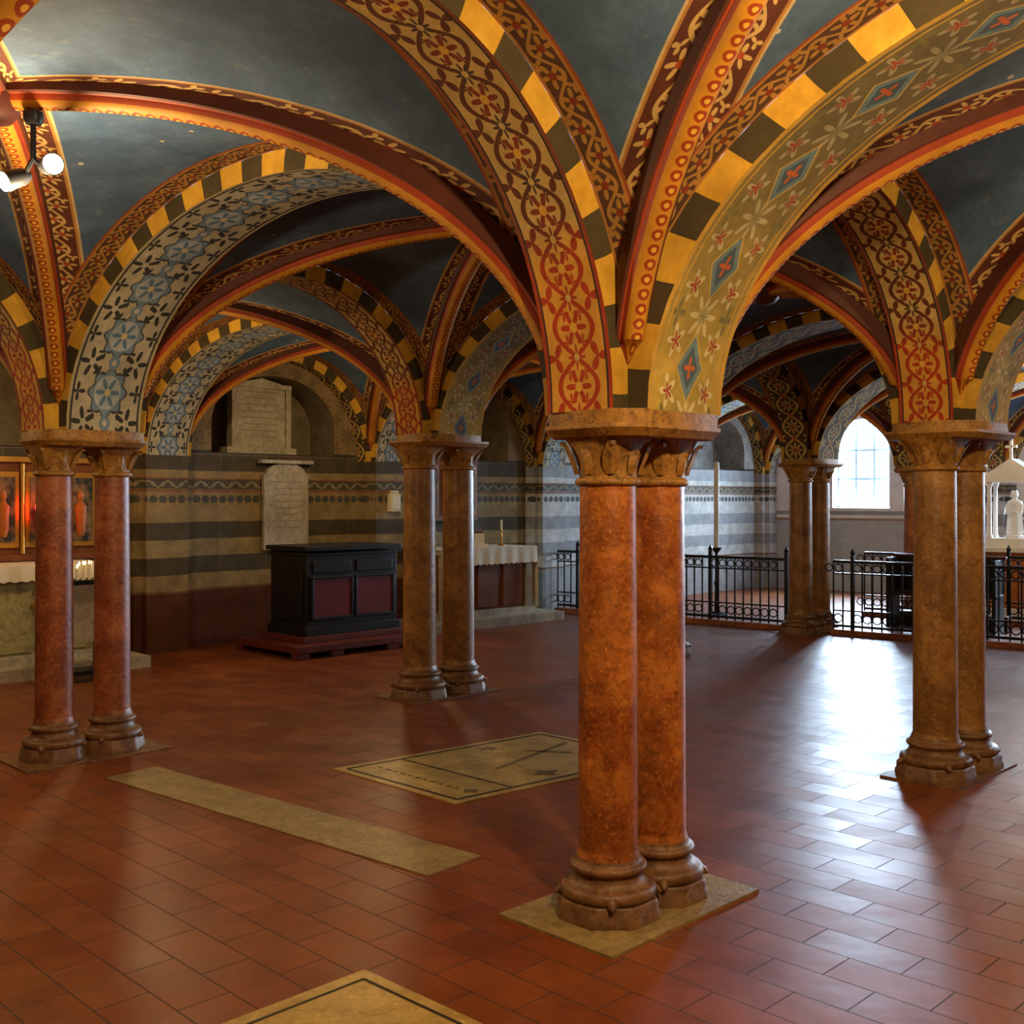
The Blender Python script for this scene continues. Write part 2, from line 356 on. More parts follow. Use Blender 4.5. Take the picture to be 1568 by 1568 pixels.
# ------------------------------------------------------------ arches
arch = MB()
def build_arch(i, j, di, smat):
    N = 40
    if di: full, w = HA, WV
    else: full, w = HB, WU
    half = full - PR
    z0 = zs(i, j); z1 = zs(i + 1, j) if di else zs(i, j + 1)
    c = (i + 0.5) * LU if di else (j + 0.5) * LV
    def pt(s, o, z):
        return W(c + s, j * LV + o, z) if di else W(i * LU + o, c + s, z)
    inn, ex, arc = [], [], [0.0]
    for k in range(N + 1):
        th = pi * k / N
        s = -half * cos(th); t = (s + half) / (2 * half); zb = z0 + (z1 - z0) * t
        inn.append((s, zb + (ZI - zb) * sin(th)))
        s2 = -full * EXT * cos(th)
        if abs(s2) < full:
            t = (s2 + full) / (2 * full); zb = z0 + (z1 - z0) * t; ex.append((s2, zb + (ZE - zb) * sin(th)))
        else:
            sg = 1 if s2 > 0 else -1; zb = z1 if sg > 0 else z0
            f = sin(th) / sqrt(1 - 1 / EXT ** 2); ex.append((sg * full, zb + (ZE - zb) * sqrt(1 - 1 / EXT ** 2) * min(1, f)))
        if k: arc.append(arc[-1] + sqrt((inn[k][0] - inn[k - 1][0]) ** 2 + (inn[k][1] - inn[k - 1][1]) ** 2))
    offs = [-w / 2, 0, w / 2]
    arch.grid([[pt(s, o, z) for o in offs] for s, z in inn], smat, [[(a, o) for o in offs] for a in arc])
    for sd in (-1, 1):
        arch.grid([[pt(inn[k][0], sd * w / 2, inn[k][1]), pt(ex[k][0], sd * w / 2, ex[k][1])] for k in range(N + 1)], 4,
                  [[(a + 0.02, 0), (a + 0.02, 1)] for a in arc], sm=False)
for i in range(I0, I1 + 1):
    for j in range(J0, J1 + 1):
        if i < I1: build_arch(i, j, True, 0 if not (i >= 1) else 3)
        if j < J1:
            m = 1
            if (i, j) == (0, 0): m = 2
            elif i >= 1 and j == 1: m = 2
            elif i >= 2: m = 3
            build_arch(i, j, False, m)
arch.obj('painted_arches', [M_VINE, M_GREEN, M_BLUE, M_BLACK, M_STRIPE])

# ------------------------------------------------------------ vault webs + ribs
web = MB(); rib = MB()
def build_bay(i, j):
    pc, qc = (i + 0.5) * LU, (j + 0.5) * LV
    Z = [zs(i, j), zs(i + 1, j), zs(i, j + 1), zs(i + 1, j + 1)]
    def zb(a, b):
        fa = (a + HA) / (2 * HA); fb = (b + HB) / (2 * HB)
        return (Z[0] * (1 - fa) + Z[1] * fa) * (1 - fb) + (Z[2] * (1 - fa) + Z[3] * fa) * fb
    def zz(a, b, t): 
        z = zb(a, b); return z + (ZE - z) * sqrt(max(0, 1 - (t / EXT) ** 2))
    N, K = 40, 8
    th0 = math.acos(1 / EXT)
    for di in (0, 1):
        H1, H2 = (HA, HB) if di == 0 else (HB, HA)
        for sd in (-1, 1):
            P, A, B = [], [], []; al = 0; prev = None
            for k in range(N + 1):
                th = th0 + (pi - 2 * th0) * k / N
                t = -EXT * cos(th); t = max(-1, min(1, t)); s = t * H2
                ac = abs(t) * H1
                row, ra = [], []
                for l in range(K + 1):
                    r = H1 + (ac - H1) * l / K
                    a, b = (sd * r, s) if di == 0 else (s, sd * r)
                    row.append(W(pc + a, qc + b, zz(a, b, t))); ra.append(r)
                if prev is not None: al += (row[0] - prev).length
                prev = row[0]
                A.append([(al, H1 - r) for r in ra])
                B.append([(al * 1.15, (r - ac) * 0.82) for r in ra]); P.append(row)
            web.grid(P, 0, A, B)
    for sg in (-1, 1):
        path = []
        for k in range(61):
            th = th0 + (pi - 2 * th0) * k / 60
            t = max(-1, min(1, -EXT * cos(th))); a = t * HA * sg; b = t * HB
            path.append(W(pc + a, qc + b, zz(a, b, t)))
        for end in (0, -1):
            e = path[end]; ext = [Vector((e.x, e.y, e.z - 0.10 * f)) for f in (1, 0.6, 0.3)]
            path = ext + path if end == 0 else path + ext[::-1]
        hd = (path[-1] - path[0]); hd.z = 0; hd.normalize(); side = Vector((-hd.y, hd.x, 0))
        P, A = [], []; al = 0
        ctr = W(pc, qc, 2.5)
        for k, p in enumerate(path):
            T = (path[min(k + 1, len(path) - 1)] - path[max(k - 1, 0)]).normalized()
            n = T.cross(side)
            if n.z > 0.0 and abs(T.z) < 0.98: n = -n
            if abs(T.z) >= 0.9 and n.dot(ctr - p) < 0: n = -n
            if k: al += (p - path[k - 1]).length
            q = min(1.0, min(k, len(path) - 1 - k) / 3.0 * 0.9 + 0.1)
            prof = [(-0.062, -0.05), (-0.062, 0.03), (-0.045, 0.04), (-0.04, 0.065), (-0.02, 0.088), (0, 0.094), (0.02, 0.088), (0.04, 0.065), (0.045, 0.04), (0.062, 0.03), (0.062, -0.05)]
            P.append([p + side * (x * q) + n * (y * q) for x, y in prof]); A.append([(al, f / 10) for f in range(11)])
        rib.grid(P, 0, A)
    c = W(pc, qc, ZE - 0.10)
    rib.lathe([(0.02, -0.05), (0.07, -0.035), (0.10, 0.0), (0.11, 0.05), (0.11, 0.09)], c, 20, 0)
for i in range(I0, I1):
    for j in range(J0, J1): build_bay(i, j)
web.obj('ceiling', [M_WEB]); rib.obj('vault_ribs', [M_RIB])

# ------------------------------------------------------------ columns
def columns(i, j, r, sep, shaft, hs=0.16):
    mb = MB(); zt = zs(i, j)
    abb = zt - 0.095; capb = abb - 0.14
    for sx in (-sep / 2, sep / 2):
        ph = r * 1.62
        def pl(rr, z, a):
            c, s_ = abs(cos(a)), abs(sin(a)); sq = 1 / max(c, s_); oc = sqrt(2) * 0.99 / max(1e-6, (c + s_))
            return rr * min(sq, oc)
        mb.lathe([(ph * 1.04, 0.0), (ph * 1.04, 0.035), (ph, 0.045), (ph, 0.075), (ph * 0.96, 0.085)], (sx, 0, 0), 64, 1, sm=False, rf=pl)
        R = r
        prof = [(R * 1.45, 0.082)]
        prof += [(R * 1.43 + 0.022 * sin(t), 0.108 - 0.026 * cos(t)) for t in [pi * k / 8 for k in range(9)]]
        prof += [(R * 1.34, 0.138), (R * 1.22, 0.152), (R * 1.16, 0.172), (R * 1.17, 0.182)]
        prof += [(R * 1.17 + 0.016 * sin(t), 0.198 - 0.016 * cos(t)) for t in [pi * k / 6 for k in range(7)]]
        prof += [(R * 1.12, 0.222), (R * 1.09, 0.235)]
        mb.lathe(prof, (sx, 0, 0), 40, 1)
        for ax, ay in ((1, 1), (1, -1), (-1, 1), (-1, -1)):
            mb.tube([(sx + ax * R * 0.95, ay * R * 0.95, 0.112), (sx + ax * ph * 0.72, ay * ph * 0.72, 0.092), (sx + ax * ph * 0.78, ay * ph * 0.78, 0.085)], [0.024, 0.018, 0.006], 8, 1)
        sh = [(R * 1.08, 0.23), (R * 1.02, 0.26)] + [(R * (1.0 - 0.06 * t ** 1.5), 0.26 + (capb - 0.30) * t) for t in [k / 8 for k in range(9)]]
        mb.lathe(sh, (sx, 0, 0), 40, 0)
        mb.lathe([(R * 0.96, capb - 0.045)] + [(R * 1.0 + 0.012 * sin(t), capb - 0.028 - 0.014 * cos(t)) for t in [pi * k / 6 for k in range(7)]] + [(R * 0.95, capb - 0.008)], (sx, 0, 0), 40, 2)
        def cp(rr, z, a, R=R, hs=hs):
            t = max(0, min(1, (z - capb + 0.01) / (abb - capb + 0.01)))
            sq = hs / max(abs(cos(a)), abs(sin(a))); sq = min(sq, hs * 1.24)
            e = t ** 2.0; base = R * 0.96 * (1 - e) + sq * e
            return base
        mb.lathe([(1, capb - 0.01 + (abb - capb + 0.01) * k / 14) for k in range(15)], (sx, 0, 0), 64, 2, rf=cp)
        # carved leaves: eight, curling outward at the tip
        H = abb - capb
        for k in range(8):
            a = pi / 4 * k; corner = k % 2 == 1
            top = 0.90 if corner else 0.66
            P = []
            for u_ in range(9):
                f = u_ / 8; zc = capb + H * top * min(1, f * 1.12) - (0.018 if f > 0.93 else 0)
                base = cp(0, zc, a); out = 0.006 + 0.010 * sin(pi * f) + (0.020 if f > 0.75 else 0.0) * (f - 0.75) * 4
                wdt = (0.030 if corner else 0.026) * (sin(pi * min(0.93, f * 0.8 + 0.18))) + 0.003
                row = []
                for v_ in (-1, -0.5, 0, 0.5, 1):
                    rr = base + out + 0.012 * (1 - abs(v_)) - 0.006 * abs(v_)
                    row.append(Vector((sx + rr * cos(a) - v_ * wdt * sin(a), rr * sin(a) + v_ * wdt * cos(a), zc)))
                P.append(row)
            mb.grid(P, 2)
    ex, ey = WU / 2 + PR, WV / 2 + PR
    def oct_(k, g=0.0):
        a, b, c, d = ex * k + g, WV / 2 * k + g, WU / 2 * k + g, ey * k + g
        return [(-a, -b), (-c, -d), (c, -d), (a, -b), (a, b), (c, d), (-c, d), (-a, b)]
    def slab(z0, z1, P0, P1, mat=2):
        for k in range(8):
            n = (k + 1) % 8; mb.face([(*P0[k], z0), (*P0[n], z0), (*P1[n], z1), (*P1[k], z1)], mat)
        mb.face([(*p, z0) for p in P0][::-1], mat); mb.face([(*p, z1) for p in P1], mat)
    g = max(0.0, sep / 2 + hs - ex) * 0.7
    slab(abb, abb + 0.03, oct_(0.97, g - 0.004), oct_(1, g + 0.010))
    slab(abb + 0.03, abb + 0.045, oct_(1, g + 0.010), oct_(1, g + 0.010))
    slab(abb + 0.045, zt + 0.003, oct_(1, min(g, 0.010)), oct_(1, 0.004))
    return mb.obj('paired_columns', [shaft, M_BASE, M_CAP], W(i * LU, j * LV), radians(45), angle=45)
spec = {(0, 0): (0.115, 0.31, M_MARR, 0.135), (1, 0): (0.122, 0.40, M_MART, 0.165), (0, 1): (0.112, 0.37, M_MARP, 0.145), (1, 1): (0.135, 0.42, M_MART, 0.17), (3, 1): (0.138, 0.42, M_MART, 0.17)}
for i in range(I0 + 1, I1):
    for j in range(J0 + 1, J1):
        columns(i, j, *spec.get((i, j), (0.12, 0.36, M_MARR, 0.15)))
ft = MB()
for (i, j), sx, sy in (((0, 0), 0.94, 0.56), ((1, 0), 0.84, 0.46), ((0, 1), 0.92, 0.56), ((1, 1), 0.95, 0.5), ((3, 1), 0.9, 0.5)):
    ft.box(W(i * LU, j * LV, 0.004), (sx, sy, 0.012), 0 if (i, j) == (0, 0) else 1, radians(45))
ft.obj('floor_footings', [M_SLABG, M_BASE])

# ------------------------------------------------------------ shell
fl = MB()
cs = [W(I0 * LU - 1, J0 * LV - 1), W(I1 * LU + 1.2, J0 * LV - 1), W(I1 * LU + 1.2, J1 * LV + 1.2), W(I0 * LU - 1, J1 * LV + 1.2)]
fl.face(cs, 0); fl.obj('floor', [M_FLOOR])

def wall(name, P, D, length, out, holes, mats, height=3.9, depth=0.5):
    mb = MB(); D = Vector((*D, 0)); out = Vector((*out, 0)); P = Vector(P)
    s0 = 0.0
    def at(s, z, o=0): return P + D * s + out * o + Vector((0, 0, z))
    def F(pts, m, tgt=None): mb.face_to(pts, tgt if tgt else pts[0] - out * 3, m)
    def solid(a, b):
        n = max(1, int((b - a) / 0.5)); zsx = [0, 0.7, 1.4, 2.12, 2.8, height]
        for k in range(n):
            x0, x1 = a + (b - a) * k / n, a + (b - a) * (k + 1) / n
            for z0, z1 in zip(zsx[:-1], zsx[1:]): F([at(x0, z0), at(x1, z0), at(x1, z1), at(x0, z1)], 0)
    for c, hw, sill, spr, apx, closed in sorted(holes):
        solid(s0, c - hw); s0 = c + hw
        N = 20; S = [c - hw * cos(pi * k / N) for k in range(N + 1)]; Zt = [spr + (apx - spr) * sin(pi * k / N) for k in range(N + 1)]
        mid = at(c, (sill + spr) / 2, depth / 2)
        for k in range(N):
            F([at(S[k], 0), at(S[k + 1], 0), at(S[k + 1], sill), at(S[k], sill)], 0)
            F([at(S[k], Zt[k]), at(S[k + 1], Zt[k + 1]), at(S[k + 1], height), at(S[k], height)], 0)
            F([at(S[k], Zt[k]), at(S[k + 1], Zt[k + 1]), at(S[k + 1], Zt[k + 1], depth), at(S[k], Zt[k], depth)], 1, mid)
            if closed: F([at(S[k], sill, depth), at(S[k + 1], sill, depth), at(S[k + 1], Zt[k + 1], depth), at(S[k], Zt[k], depth)], 1)
        for s in (c - hw, c + hw):
            F([at(s, sill), at(s, spr), at(s, spr, depth), at(s, sill, depth)], 1, mid)
        F([at(c - hw, sill), at(c + hw, sill), at(c + hw, sill, depth), at(c - hw, sill, depth)], 1, mid)
    solid(s0, length)
    return mb.obj(name, mats, merge=False, recalc=False)
NORM = (-sqrt(.5), sqrt(.5))
holesA = [((k + 0.5 - I0) * LU, 0.82, 2.12, 2.45, 3.02, True) for k in range(I0, 3)]
wall('wall_left', W(I0 * LU, J1 * LV), UH, (3 - I0) * LU, NORM, holesA, [M_WALL, M_NICHE])
holesB = [((k + 0.5 - 3) * LU, 0.82, 2.12, 2.45, 3.02, True) for k in range(3, 5)]
wall('wall_left_rear', W(3 * LU, J1 * LV), UH, 2 * LU, NORM, holesB, [M_WALLE, M_WALLE])
WQ = [(1.56 - J0) * LV, (0.5 - J0) * LV, (-0.5 - J0) * LV]
NV = Vector((V.y, -V.x)).normalized()
wall('wall_rear', W(I1 * LU, J0 * LV), VH, (J1 - J0) * LV, (NV.x, NV.y), [(q, 0.5, 1.45, 2.50, 2.98, False) for q in WQ], [M_PLAIN, M_WHITE], depth=0.35)
wall('wall_right', W(I0 * LU, J0 * LV), UH, (I1 - I0) * LU, (0.7071, -0.7071), [], [M_WALL, M_NICHE])
wall('wall_front', W(I0 * LU, J0 * LV), VH, (J1 - J0) * LV, (-NV.x, -NV.y), [], [M_WALL, M_NICHE])
pm = MB()
for i in range(I0, I1 + 1):
    for j in range(J0, J1 + 1):
        if i in (I0, I1) or j in (J0, J1):
            z = zs(i, j); mt = 1 if i >= 3 else 0; cc = W(i * LU, j * LV)
            for ha, hb in ((WU / 2, WV / 2 + PR), (WU / 2 + PR, WV / 2)):
                P = [W(i * LU + a, j * LV + b) for a, b in ((-ha, -hb), (ha, -hb), (ha, hb), (-ha, hb))]
                for k in range(4):
                    a, b = P[k], P[(k + 1) % 4]; mdl = (a + b) / 2
                    pm.face_to([a, b, b + Vector((0, 0, z)), a + Vector((0, 0, z))], mdl + (mdl - cc) * 3, mt)
                pm.face([p + Vector((0, 0, z)) for p in P], mt)
pm.obj('wall_pilasters', [M_WALL, M_WALLE], merge=False, recalc=False)
for n, q in enumerate(WQ):
    mb = MB(); base = W(I1 * LU, J0 * LV + q) + Vector((NV.x, NV.y, 0)) * 0.25
    for x in (-0.48, -0.16, 0.16, 0.48): mb.box((x, 0, 2.18), (0.035, 0.04, 1.46), 0)
    for z in (1.47, 1.95, 2.45): mb.box((0, 0, z), (1.0, 0.04, 0.035), 0)
    mb.tube([(-0.48 * cos(pi * k / 12), 0, 2.50 + 0.45 * sin(pi * k / 12)) for k in range(13)], 0.025, 6, 0)
    mb.obj('window_%d' % (n + 1), [M_FRAME], base, math.atan2(VH.y, VH.x))

# ------------------------------------------------------------ floor slabs
def slab(name, pts, mats, h=0.006, extra=None):
    mb = MB(); P = [Vector((*p, 0.0)) for p in pts]; Z = Vector((0, 0, h))
    mb.face([p + Z for p in P], 0)
    for k in range(len(P)): mb.face([P[k], P[(k + 1) % len(P)], P[(k + 1) % len(P)] + Z, P[k] + Z], 0)
    def at(a, b, dz=0.0015):
        A = P[0] + (P[1] - P[0]) * a; B = P[3] + (P[2] - P[3]) * a; return A + (B - A) * b + Z + Vector((0, 0, dz))
    if extra: extra(mb, at)
    return mb.obj(name, mats, merge=False)
def quadline(mb, at, a, b, w, mat=1):
    pa, pb = at(*a), at(*b); d = (pb - pa).normalized(); n = Vector((-d.y, d.x, 0)) * w / 2
    mb.face([pa - n, pb - n, pb + n, pa + n], mat)
def tomb(mb, at):
    i = 0.055; j = 0.035
    for a, b in (((i, j), (1 - i, j)), ((1 - i, j), (1 - i, 1 - j)), ((1 - i, 1 - j), (i, 1 - j)), ((i, 1 - j), (i, j))): quadline(mb, at, a, b, 0.020)
    quadline(mb, at, (i, 0.27), (1 - i, 0.27), 0.014)
    # long incised cross
    quadline(mb, at, (0.58, 0.42), (0.34, 0.92), 0.034, 2); quadline(mb, at, (0.34, 0.70), (0.56, 0.80), 0.026, 2)
    def blob(a, b, ra, rb, n=4):
        mb.face([at(a + ra * cos(t) * (1 + 0.35 * cos(n * t)), b + rb * sin(t) * (1 + 0.35 * cos(n * t))) for t in [2 * pi * k / 32 for k in range(32)]], 2)
    blob(0.82, 0.50, 0.05, 0.04); blob(0.86, 0.14, 0.035, 0.022); blob(0.16, 0.62, 0.045, 0.032, 5)
    for k in range(11):
        a = 0.14 + k * 0.062; quadline(mb, at, (a, 0.13), (a + 0.03 + 0.012 * (k % 2), 0.13), 0.018, 2)
M_ENG = simple('engraving', (0.18, 0.11, 0.035), 0.5, 0.3)
slab('tomb_slab', [(-1.06, 6.44), (-0.295, 5.70), (0.962, 6.72), (0.197, 7.46)], [M_SLAB, M_INK, M_ENG], extra=tomb)
slab('stone_strip', [(-2.33, 6.23), (-0.358, 4.61), (-0.143, 4.87), (-2.12, 6.49)], [M_SLABG])
slab('tomb_slab', [(-0.5, 3.69), (-1.1, 3.09), (-0.3, 2.42), (0.22, 3.02)], [M_SLAB, M_INK, M_ENG], extra=lambda mb, at: [quadline(mb, at, (0.06, 0.06), (0.94, 0.06), 0.012), quadline(mb, at, (0.06, 0.06), (0.06, 0.94), 0.012)])

# ------------------------------------------------------------ furniture
R45 = radians(45)
mb = MB(); L, D = 1.17, 0.67
mb.box((L / 2, D / 2, 0.10), (L + 0.56, D + 0.5, 0.07), 1)
for x in (-0.2, 0.22, 0.94, L + 0.2):
    for y in (-0.18, D + 0.18): mb.box((x, y, 0.033), (0.16, 0.1, 0.066), 1)
mb.box((L / 2, D / 2, 0.165), (L + 0.16, D + 0.12, 0.06), 1)
mb.box((L / 2, D / 2, 0.24), (L + 0.06, D + 0.05, 0.10), 0)
mb.box((L / 2, D / 2, 0.66), (L, D, 0.78), 0)
mb.box((L / 2, D / 2, 1.03), (L + 0.03, D + 0.03, 0.03), 0)
mb.box((L / 2, D / 2, 1.09), (L + 0.08, D + 0.08, 0.05), 0)
for x0, x1 in ((0.07, 0.55), (0.62, 1.10)):
    xc, w = (x0 + x1) / 2, x1 - x0
    mb.box((xc, -0.006, 0.58), (w, 0.012, 0.40), 2)
    for dz in (-0.21, 0.21): mb.box((xc, -0.012, 0.58 + dz), (w + 0.05, 0.03, 0.03), 0)
    for dx in (-w / 2 - 0.01, w / 2 + 0.01): mb.box((xc + dx, -0.012, 0.58), (0.03, 0.03, 0.44), 0)
    mb.box((xc, -0.006, 0.90), (w, 0.02, 0.12), 0)
mb.box((-0.008, D / 2, 0.60), (0.02, D * 0.8, 0.5), 0)
mb.obj('sacristy_chest', [M_BLACKW, M_REDW, M_MAROON], MN(6.37, 9.33), R45, bevel=0.006)

def altar(m0, m1, n0, n1, h, front, cloth_end=False, cross=False, drop=0.13):
    mb = MB(); L = m1 - m0; D = n1 - n0
    mb.box((L / 2, D / 2 - 0.13, 0.055), (L + 0.6, D + 0.24, 0.11), 2)
    mb.box((L / 2, D / 2, 0.15), (L + 0.06, D, 0.08), 2)
    mb.box((L / 2, D / 2 + 0.02, (h + 0.19) / 2), (L - 0.1, D - 0.1, h - 0.19), 0)
    for k in range(3):
        w = (L - 0.3) / 3; mb.box((0.15 + w * (k + 0.5), 0.06, 0.5), (w - 0.1, 0.03, h - 0.42), 1)
    for x in (0.08, L - 0.08): mb.box((x, 0.06, (h + 0.19) / 2), (0.12, 0.06, h - 0.19), 2)
    mb.box((L / 2, D / 2, h - 0.03), (L, D, 0.06), 2)
    if cross:
        mb.box((L - 0.62, 0.03, 0.60), (0.03, 0.02, 0.26), 4); mb.box((L - 0.62, 0.03, 0.64), (0.18, 0.02, 0.03), 4)
    mb.box((L / 2, D / 2, h + 0.006), (L + 0.03, D + 0.03, 0.012), 3)
    N = int(L / 0.02); P = []
    for k in range(N + 1):
        x = -0.02 + (L + 0.04) * k / N; wv = 0.006 * sin(x * 30)
        P.append([Vector((x, -0.018 + wv * t, h + 0.01 - t * (drop + 0.018 * abs(sin(x * 32))))) for t in (0, 0.5, 1)])
    mb.grid(P, 3)
    if cloth_end:
        P = []
        for k in range(25):
            y = -0.02 + (D + 0.02) * k / 24
            P.append([Vector((L + 0.02 + (0.03 + 0.02 * sin(y * 28)) * t, y, h + 0.01 - t * (h - 0.17))) for t in (0, 0.3, 0.7, 1)])
        mb.grid(P, 3)
    mb.obj('altar', [front, front if not cross else M_GREENM, M_PALE, M_LINEN, M_GOLD], MN(m0, n0), R45)
altar(8.80, 10.45, 10.01, 10.72, 0.97, M_WOOD, True, drop=0.20)
altar(2.80, 4.60, 10.02, 10.62, 0.99, M_GREENM, False, True)
mb = MB()
mb.box((1.0, 0, 1.04), (2.0, 0.10, 0.06), 0); mb.box((1.0, 0.01, 1.50), (1.94, 0.05, 0.92), 0); mb.box((1.0, 0, 1.98), (2.04, 0.12, 0.05), 1)
for xc, w in ((0.22, 0.34), (0.62, 0.32), (1.00, 0.30), (1.36, 0.30), (1.74, 0.32)):
    mb.box((xc, -0.03, 1.50), (w, 0.03, 0.72), 1); mb.box((xc, -0.045, 1.50), (w - 0.08, 0.03, 0.62), 2)
    mb.lathe([(0.03, 0), (0.05, 0.06), (0.055, 0.2), (0.06, 0.29), (0.03, 0.33), (0.02, 0.345), (0.034, 0.38), (0.036, 0.41), (0.015, 0.445)], (xc, -0.05, 1.24), 12, 3)
for xc in (0.03, 0.42, 0.81, 1.18, 1.55, 1.97): mb.tube([(xc, -0.05, 1.08), (xc, -0.05, 1.5), (xc, -0.05, 1.94)], [0.022, 0.018, 0.02], 10, 1)
mb.obj('painted_altarpiece', [M_WOOD, M_GOLD, M_PIC, M_ORAN], MN(2.86, 10.70), R45)
mb = MB()
mb.box((0, 0, 1.5), (0.27, 0.03, 0.85), 0); mb.box((0, -0.015, 1.5), (0.20, 0.02, 0.75), 1)
mb.lathe([(0.03, 0), (0.045, 0.15), (0.04, 0.28), (0.02, 0.31), (0.03, 0.36), (0.012, 0.40)], (0, -0.02, 1.25), 10, 2)
mb.obj('framed_painting', [M_WOOD, M_PIC, M_GOLD], MN(5.0, 10.74), R45)
mb = MB(); mb.lathe([(0.02, 0), (0.05, 0.02), (0.06, 0.12), (0.045, 0.17)], (0, 0, 1.42), 16, 0)
mb.lathe([(0.012, 0), (0.05, 0.01), (0.055, 0.02)], (0, 0, 1.40), 16, 1); mb.tube([(0, 0, 1.0), (0, 0, 1.41)], 0.01, 8, 1); mb.lathe([(0.06, 0), (0.055, 0.015), (0.02, 0.03)], (0, 0, 1.0), 16, 1)
mb.obj('sanctuary_lamp', [M_REDGL, M_GOLD], MN(4.14, 10.44))
mb = MB()
mb.box((0, 0, 0.88), (0.46, 0.30, 0.03), 0)
mb.box((0, 0, 0.60), (0.30, 0.2, 0.50), 1); mb.box((0, 0, 0.08), (0.40, 0.26, 0.04), 0)
for x in (-0.17, 0.17):
    for y in (-0.1, 0.1): mb.box((x, y, 0.2), (0.03, 0.03, 0.4), 0)
for x in range(8):
    for y in range(3):
        hh = 0.09 + 0.05 * random.random(); cc = (-0.19 + x * 0.054, -0.10 + y * 0.1, 0.895)
        mb.lathe([(0.012, 0), (0.012, hh), (0.004, hh + 0.006)], cc, 8, 2)
        if random.random() < 0.7: mb.lathe([(0.002, hh + 0.006), (0.007, hh + 0.016), (0.001, hh + 0.036)], cc, 6, 3)
mb.obj('votive_candle_stand', [M_IRON, M_PALE, M_LINEN, M_FLAME], (-3.80, 9.60, 0), R45)
def candlestick(loc, h=0.3):
    mb = MB(); mb.lathe([(0.05, 0), (0.05, 0.012), (0.015, 0.03), (0.012, 0.08), (0.022, 0.10), (0.010, 0.12), (0.012, h * 0.55), (0.03, h * 0.58), (0.03, h * 0.6)], (0, 0, 0), 16, 0)
    mb.lathe([(0.013, h * 0.6), (0.013, h), (0.004, h + 0.006)], (0, 0, 0), 10, 1); mb.obj('candlestick', [M_GOLD, M_LINEN], loc)
candlestick(MN(10.15, 10.35, 0.983), 0.34); candlestick(MN(9.1, 10.5, 0.983), 0.34); candlestick(MN(3.1, 10.4, 1.003), 0.34)
mb = MB(); mb.box((0, 0, 0.02), (0.3, 0.22, 0.04), 0); mb.box((0, 0.05, 0.10), (0.34, 0.02, 0.2), 1); mb.box((-0.08, -0.01, 0.09), (0.14, 0.02, 0.17), 0); mb.box((0.08, -0.01, 0.09), (0.14, 0.02, 0.17), 0)
mb.obj('missal_stand', [M_LINEN, M_WOOD], MN(9.6, 10.3, 0.983), R45 - 0.2)
mb = MB(); mb.box((0, 0, 1.72), (1.0, 0.06, 0.8), 0)
for x in (-0.33, 0, 0.33): mb.box((x, -0.035, 1.72), (0.26, 0.02, 0.66), 1); mb.box((x, -0.05, 1.72), (0.19, 0.02, 0.58), 2)
mb.obj('carved_altarpiece', [M_WOOD, M_ORAN, M_PIC], MN(9.55, 10.74), R45)
mb = MB(); mb.box((0, 0, 0), (0.16, 0.06, 0.22), 0); mb.box((0, -0.035, 0.0), (0.11, 0.02, 0.16), 1); mb.box((0, 0, 0.13), (0.10, 0.05, 0.03), 0)
mb.obj('switch_box', [M_CREAM, M_WHITE], MN(8.48, 10.54, 1.56), R45)
mb = MB()
pr = [(-0.3, 0), (0.3, 0), (0.3, 0.86)] + [(0.3 * cos(pi * k / 14) * 0.9, 0.86 + 0.14 * sin(pi * k / 14)) for k in range(15)] + [(-0.3, 0.86)]
mb.face([(x, -0.05, 1.02 + z) for x, z in pr], 0)
for k in range(len(pr)):
    a, b = pr[k], pr[(k + 1) % len(pr)]; mb.face([(a[0], -0.05, 1.02 + a[1]), (b[0], -0.05, 1.02 + b[1]), (b[0], 0, 1.02 + b[1]), (a[0], 0, 1.02 + a[1])], 0)
for k in range(8): mb.box((0, -0.0515, 1.80 - k * 0.075), (0.40 - 0.05 * (k % 3), 0.003, 0.012), 1)
mb.box((0, -0.04, 2.03), (0.7, 0.09, 0.04), 0)
M_LET = simple('lettering', (0.28, 0.24, 0.17), 0.7, 0.2)
mb.obj('memorial_plaque', [M_PALE, M_LET], MN(7.06, 10.80), R45)
mb = MB()
mb.box((0, 0, 2.16), (0.92, 0.2, 0.08), 0); mb.box((0, 0, 2.57), (0.74, 0.12, 0.76), 0)
for x in (-0.36, 0.36): mb.box((x, -0.03, 2.57), (0.07, 0.12, 0.74), 0)
mb.face([(-0.40, -0.09, 2.92), (0.40, -0.09, 2.92), (0, -0.09, 3.01)], 0); mb.box((0, -0.02, 2.92), (0.80, 0.15, 0.05), 0)
for k in range(8): mb.box((0, -0.062, 2.85 - k * 0.075), (0.50 - 0.06 * (k % 2), 0.004, 0.012), 1)
mb.obj('memorial_tablet', [M_PALE, M_LET], MN(6.90, 11.10), R45)

